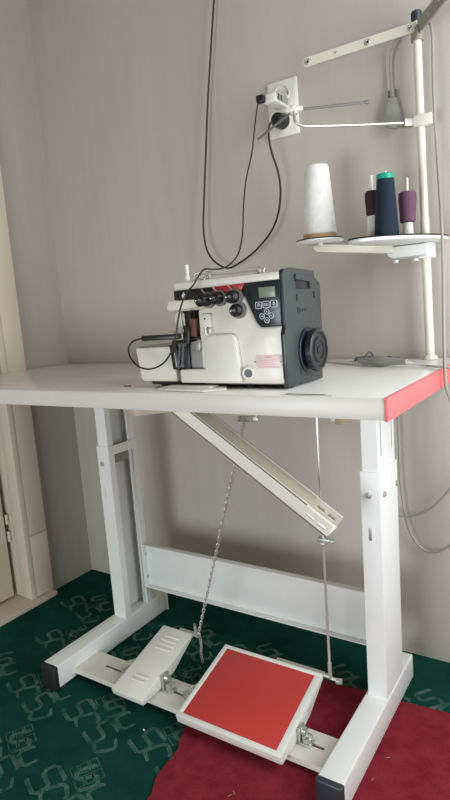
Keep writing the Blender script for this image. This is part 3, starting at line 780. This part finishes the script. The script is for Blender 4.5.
# thread guides and white pin on the top cover
g = MB(); g.lathe([(0, 0), (.0052, 0), (.0050, .010), (.0036, .012), (.0034, .030), (.0028, .033), (0, .033)], (.9225, -.492, .984), (0, 0, 1), 16); g.build('thread_pin', M['spindle'], mc)
g = MB()
g.tube(smooth_path([(.935, -.492, .984), (.938, -.49, .996), (.948, -.488, 1.000), (.985, -.47, .9995), (1.055, -.44, 1.001), (1.061, -.44, .994), (1.060, -.44, .984)], 6), .0016, 8)
g.tube(smooth_path([(.955, -.48, .984), (.957, -.48, .993), (1.0, -.46, .9935), (1.05, -.445, .994), (1.052, -.445, .984)], 6), .0014, 8)
for x in (.938, .952, .966): g.tube([V((x, -.488, .992))+V((.0055*math.cos(a), 0, .0055*math.sin(a))) for a in [2*PI*k/12 for k in range(12)]], .0013, 6, closed=True)
g.box((1.044, -.446, .984), (1.064, -.434, .9905), .0015); g.lathe([(0, 0), (.004, 0), (.004, .012), (0, .013)], (1.052, -.440, .985), (0, 0, 1), 10)
g.build('thread_guide', M['zinc'], mc)
# charcoal end cover with handwheel
g = MB()
sc = [(-.5125, Z0+.0045), (-.5145, .878), (-.510, .8925), (-.5125, .9800), (-.507, .9865), (-.478, .9910), (-.388, .9875), (-.3815, .9740), (-.360, .9640), (-.3585, .880), (-.366, .800), (-.366, Z0+.0015)]
g.prism(sc, 0, 1.1275, 1.1380, .002); ec = lab(g.build('end_cover', M['dark'], mc), 'charcoal plastic end cover')
g = MB(); g.prism([(-.5160, .8775), (-.5105, .893), (-.5135, .9815), (-.505, .9885), (-.502, .9885), (-.502, .8), (-.5150, .8)], 0, 1.1290, 1.1365, .0008); g.build('cover_edge', M['dark2'], ec)
g = MB(); g.box((1.1375, -.466, .9535), (1.1387, -.406, .9775), .0005, mi=0); g.prism([(-.470, .9800), (-.408, .9770), (-.400, .972), (-.400, .955), (-.412, .955), (-.414, .9665), (-.470, .9700)], 0, 1.138, 1.1420, .0008, mi=1)
g.build('carry_recess', [M['dark2'], M['dark']], ec)
for (y, z) in ((-.4635, .9385), (-.3900, .9430), (-.462, .807), (-.388, .815)):
    g = MB(); g.box((1.1377, y-.003, z-.006), (1.1384, y+.003, z+.006), .0002); g.build('vent_slot', M['hole'], ec)
g = MB()                                            # faint moulded emblem: a small square and a short wordmark line
ring_ = [(1.1382, -.4600+.004*math.cos(a), .9170+.0045*math.sin(a)) for a in [2*PI*k/14 for k in range(14)]]
g.tube(ring_, .0009, 6, closed=True)
for k in range(4): g.box((1.1378, -.451+k*.0068, .9135), (1.1384, -.4465+k*.0068, .9185), .0004)
g.build('emblem', M['dark2'], ec)
wc = (1.138, -.4270, .8425)
g = MB(); g.lathe([(.042, 0), (.042, .003), (.0395, .0045), (0, .0045)], wc, (1, 0, 0), 40); g.build('wheel_seat', M['dark2'], ec)
g = MB(); g.lathe([(0, .0045), (.0285, .0045), (.0310, .008), (.0370, .010), (.0385, .012), (.0385, .0215), (.0365, .0235), (.0320, .0235), (.0310, .0210), (.0240, .0210), (.0230, .0235), (.0185, .0235), (.0175, .0215), (.008, .0215), (.0075, .023), (0, .023)], wc, (1, 0, 0), 44)
hw_ = g.build('handwheel', M['darkwheel'], ec)
g = MB()
for k in range(22):
    a = 2*PI*k/22; c_ = V(wc)+V((.0168, .0385*math.cos(a), .0385*math.sin(a)))
    g.box(c_-V((.004, .0012, .0012)), c_+V((.004, .0012, .0012)), .0004, RX(a), c_)
g.build('grip_ribs', M['black'], hw_)

# work lamp with its cable to the charger
lp = thing('work_lamp', 'slim black lamp stick with a long thin looping cable, clipped by the machine needle', 'lamp', (.880, -.520, .883))
g = MB(); dd = V((.9230, -.505, .8835))-V((.8440, -.541, .8835))
g.box((.8420, -.5470, .8780), (.9250, -.5350, .8885), .003, RZ(.17), (.884, -.541, .883)); g.build('lamp_stick', M['black'], lp)
CABLE = [(.885, -.098, 1.414), (.880, -.099, 1.400), (.872, -.100, 1.364), (.859, -.100, 1.304), (.849, -.120, 1.238), (.855, -.150, 1.174), (.888, -.220, 1.095), (.922, -.300, 1.045), (.937, -.360, 1.020), (.9425, -.400, 1.010), (.9472, -.440, 1.0075), (.9560, -.482, 1.0055), (.9690, -.519, .9925), (.9660, -.536, .9750), (.9560, -.5440, .9620), (.949, -.555, .939), (.942, -.560, .911), (.942, -.570, .882), (.932, -.575, .856), (.913, -.580, .836), (.882, -.580, .827), (.849, -.575, .832), (.826, -.570, .850), (.816, -.560, .868), (.827, -.555, .880), (.845, -.5475, .8835)]
g = MB(); g.tube(smooth_path(CABLE, 6), .0017, 8); g.build('cable', M['cableblack'], lp)
g = MB(); g.box((.880, -.104, 1.4110), (.899, -.0865, 1.4290), .004); g.build('usb_plug', M['black'], lp)

# ------------------------------------------------------------------ outlet, charger, plugs and cords
ol = thing('wall_outlet', 'white double wall socket on the grey wall above the machine', 'outlet', (.904, 0, 1.416))
g = MB(); g.box((.8615, -.0085, 1.3490), (.9455, -.0003, 1.4830), .003, seg=3); g.box((.866, -.0105, 1.354), (.941, -.008, 1.478), .0015); pl_ = g.build('face_plate', M['plastic'], ol)
for z in (1.448, 1.384):
    g = MB(); g.lathe([(.0225, .0), (.0225, .003), (.020, .003), (.019, .0006), (0, .0006)], (.9035, -.0100, z), (0, -1, 0), 30); g.build('socket', M['plastic'], pl_)
chg = thing('usb_charger', 'small white charger block with dark ports in the upper socket', 'charger', (.910, -.05, 1.431))
g = MB(); g.box((.8900, -.086, 1.4100), (.9270, -.0135, 1.4340), .006, seg=3); g.lathe([(0, 0), (.019, 0), (.019, .004), (0, .004)], (.9035, -.0131, 1.436), (0, -1, 0), 24); bd = g.build('housing', M['plastic'], chg)
g = MB(); g.box((.9262, -.083, 1.4140), (.9276, -.022, 1.4305), .0005); pn = g.build('shaded_side', M['grey'], bd)  # grey strip paints the shade on the housing's side face
for y in (-.0740, -.0615):
    g = MB(); g.box((.9272, y-.0028, 1.4165), (.9280, y+.0028, 1.4285), .0003); g.build('port', M['hole'], pn)
pw = thing('power_plug', 'black power plug in the lower socket with a black cord climbing the wall', 'plug', (.9035, -.012, 1.384))
g = MB(); g.lathe([(0, 0), (.0185, 0), (.0185, .006), (.0170, .020), (.0150, .032), (.008, .038), (0, .039)], (.9035, -.0134, 1.3835), (0, -1, 0), 24)
g.box((.893, -.056, 1.364), (.914, -.034, 1.390), .006); g.build('plug_body', M['black'], pw)
g = MB(); g.tube(smooth_path([(.904, -.050, 1.380), (.897, -.064, 1.372), (.891, -.067, 1.351), (.891, -.060, 1.310), (.902, -.050, 1.257), (.903, -.045, 1.209), (.890, -.040, 1.158), (.864, -.040, 1.114), (.815, -.040, 1.074), (.770, -.040, 1.051), (.727, -.040, 1.039), (.686, -.040, 1.060), (.662, -.040, 1.095), (.652, -.035, 1.151), (.658, -.030, 1.231), (.673, -.025, 1.360), (.688, -.020, 1.486), (.709, -.020, 1.605), (.723, -.020, 1.685), (.740, -.015, 1.80), (.765, -.008, 2.0), (.77, -.006, 2.68)], 6), .0026, 8); g.build('cord', M['cableblack'], pw)

gp = thing('hanging_cord', 'grey cord with an unused plug draped over the thread stand top, looping below the table', 'cord', (1.245, -.06, 1.49))
g = MB(); g.tube(smooth_path([(1.182, -.016, 1.372), (1.179, -.013, 1.431), (1.183, -.018, 1.462), (1.200, -.024, 1.486), (1.222, -.024, 1.4995), (1.246, -.0225, 1.5035), (1.264, -.026, 1.499), (1.276, -.036, 1.470), (1.279, -.045, 1.355), (1.284, -.046, 1.233), (1.310, -.131, 1.0855), (1.322, -.173, .993), (1.331, -.2146, .895), (1.3390, -.2477, .797), (1.3415, -.2515, .752), (1.346, -.2337, .720), (1.362, -.20, .650), (1.370, -.13, .530), (1.345, -.06, .405), (1.296, -.030, .328), (1.247, -.020, .299), (1.211, -.020, .322), (1.190, -.020, .374), (1.179, -.020, .464), (1.177, -.020, .554), (1.176, -.020, .64), (1.18, -.03, .735)], 6), .0030, 8); g.build('cable', M['cable'], gp)
g = MB(); g.prism([(1.173, 1.371), (1.191, 1.371), (1.202, 1.325), (1.1995, 1.308), (1.186, 1.302), (1.163, 1.313), (1.161, 1.325)], 1, -.022, -.006, .003); pg = g.build('plug', M['grey'], gp)
g = MB()
for x in (1.174, 1.190): g.lathe([(0, 0), (.0024, 0), (.0024, .016), (.0014, .018), (0, .018)], (x, -.014, 1.370), (0, 0, 1), 10)
g.build('prong', M['greydark'], pg)
g = MB(); g.tube(smooth_path([(1.165, -.030, .400), (1.173, -.030, .388), (1.208, -.030, .391), (1.244, -.024, .408), (1.273, -.022, .437), (1.300, -.020, .474), (1.345, -.012, .54), (1.42, -.006, .60), (1.60, -.006, .60), (1.85, -.006, .50), (2.13, -.006, .46)], 6), .0026, 8)
tag(g.build('thin_cord', M['grey'], base=(1.25, -.02, .41)), 'thin grey cord sagging against the wall behind the pink-ended table corner', 'cord')

ad = thing('inline_connector', 'grey inline power connector lying on the table near the handwheel', 'connector', (1.19, -.175, H))
dA = V((1.136, -.1600, H+.0085)); dB = V((1.2505, -.1920, H+.0085)); ax = dB-dA; Lx = ax.length
g = MB(); g.lathe([(0, 0), (.0068, 0), (.0075, .016), (.0080, .030), (.0105, .040), (.0115, .050), (.0112, .064), (.0095, .074), (.0072, .084), (.0066, Lx), (0, Lx)], dA+V((0, 0, .0032)), ax, 18); g.build('housing', M['grey'], ad)
g = MB(); a2 = V((1.120, -.140, H+.011)); g.lathe([(0, 0), (.0075, 0), (.0085, .012), (.0098, .020), (.0098, .042), (.0080, .048), (.007, .060), (0, .060)], a2, V((.98, -.16, .0)), 16); g.build('plug', M['greydark'], ad)
g = MB(); g.tube(smooth_path([(1.178, -.150, H+.012), (1.200, -.150, H+.018), (1.212, -.160, H+.010), (1.222, -.172, H+.005)], 5), .0030, 8)
g.tube([V((1.156, -.150, H+.018))+V((.004*math.cos(a), .0115*math.cos(a), .0115*math.sin(a))) for a in [2*PI*k/14 for k in range(14)]], .0025, 6, closed=True)
g.build('strap', M['greydark'], ad)
g = MB(); g.tube(smooth_path([(1.249, -.1915, H+.0105), (1.27, -.190, H+.006), (1.295, -.198, H+.0034), (1.318, -.226, H+.0048), (1.336, -.235, H+.0052), (1.352, -.241, H+.002), (1.376, -.248, H-.008), (1.42, -.25, .745), (1.48, -.22, .62), (1.55, -.15, .40), (1.62, -.10, .12), (1.66, -.09, .012), (1.75, -.09, .006)], 6), .0028, 8)
g.build('cable', M['cablewhite'], ad)
g = MB(); g.tube(smooth_path([(1.137, -.1605, H+.010), (1.115, -.150, H+.005), (1.08, -.12, H+.0032), (1.03, -.09, H+.0032), (.97, -.075, H+.0032)], 6), .0030, 8)
g.build('cable', M['cablewhite'], ad)
g = MB(); g.tube(smooth_path([(1.121, -.140, H+.010), (1.10, -.125, H+.005), (1.06, -.095, H+.0030), (1.0, -.055, H+.0030), (.95, -.05, H+.0030)], 6), .0026, 8)
g.build('cable', M['cablewhite'], ad)

# small scraps
def scrap(name, label, pts, m, group=None, r=.0012):
    c = sum((V(p) for p in pts), V())/len(pts); c.z = min(p[2] for p in pts)-r
    g = MB(); g.tube(smooth_path(pts, 4), r, 6)
    tag(g.build(name, m, base=c), label, 'scrap', group)
scrap('thread_scrap', 'short dark thread scrap curled on the table near its front edge', [(.735, -.500, H+.0014), (.744, -.503, H+.0014), (.752, -.499, H+.0014), (.758, -.504, H+.0014)], M['greydark'])
scrap('lint_speck', 'white lint speck on the green carpet in front of the narrow pedal', [(.742, -.556, .0022), (.745, -.558, .0022), (.747, -.557, .0022)], M['print_'], None, .0016)
for x, y, a in ((1.245, -.385, .4), (1.238, -.455, 1.2), (1.012, -.620, .8), (1.020, -.610, 2.)):
    scrap('thread_scrap', 'tiny pale thread scrap caught on the crimson rug', [(x, y, .0053), (x+.004*math.cos(a), y+.004*math.sin(a), .0056), (x+.008*math.cos(a+.3), y+.008*math.sin(a+.3), .0052)], M['card'], 'thread scraps on the rug', .0005)

# ------------------------------------------------------------------ light
def area(name, loc, rot, sx, sy, power, col):
    l = bpy.data.lights.new(name, 'AREA'); l.shape = 'RECTANGLE'; l.size = sx; l.size_y = sy; l.energy = power; l.color = col
    o = bpy.data.objects.new(name, l); COL.objects.link(o); o.location = loc; o.rotation_euler = rot; return o
area('window_daylight', (RX1-.03, (WY0+WY1)/2, (WZ0+WZ1)/2), (0, PI/2, 0), WZ1-WZ0, WY1-WY0, 22, (.965, 1.0, 1.02))
area('front_window_daylight', ((FX0+FX1)/2, RY0+.04, (FZ0+FZ1)/2), (PI/2, 0, 0), FX1-FX0, FZ1-FZ0, 24, (.945, 1.0, 1.04))
w = bpy.data.worlds.new('world'); bpy.context.scene.world = w; w.use_nodes = True
w.node_tree.nodes['Background'].inputs[0].default_value = (.75, .85, 1, 1); w.node_tree.nodes['Background'].inputs[1].default_value = .6

# ------------------------------------------------------------------ camera
yaw, pitch, roll, fpx = .5902, -.1543, -.0739, 577.17
fw = V((-math.sin(yaw)*math.cos(pitch), math.cos(yaw)*math.cos(pitch), math.sin(pitch)))
r = V((math.cos(yaw), math.sin(yaw), 0)); u = r.cross(fw)
r2 = r*math.cos(roll)+u*math.sin(roll); u2 = -r*math.sin(roll)+u*math.cos(roll)
cam = bpy.data.cameras.new('camera'); co = bpy.data.objects.new('camera', cam); COL.objects.link(co)
mw = Matrix(((r2.x, u2.x, -fw.x, 1.5994), (r2.y, u2.y, -fw.y, -1.4050), (r2.z, u2.z, -fw.z, .9263), (0, 0, 0, 1)))
co.matrix_world = mw
cam.sensor_fit = 'VERTICAL'; cam.sensor_height = 36.; cam.lens = fpx*36./800.; cam.clip_start = .02
sc_ = bpy.context.scene
sc_.camera = co
sc_.view_settings.view_transform = 'Standard'; sc_.view_settings.look = 'None'; sc_.view_settings.gamma = 1; sc_.view_settings.use_curve_mapping = False
sc_.view_settings.exposure = 0.
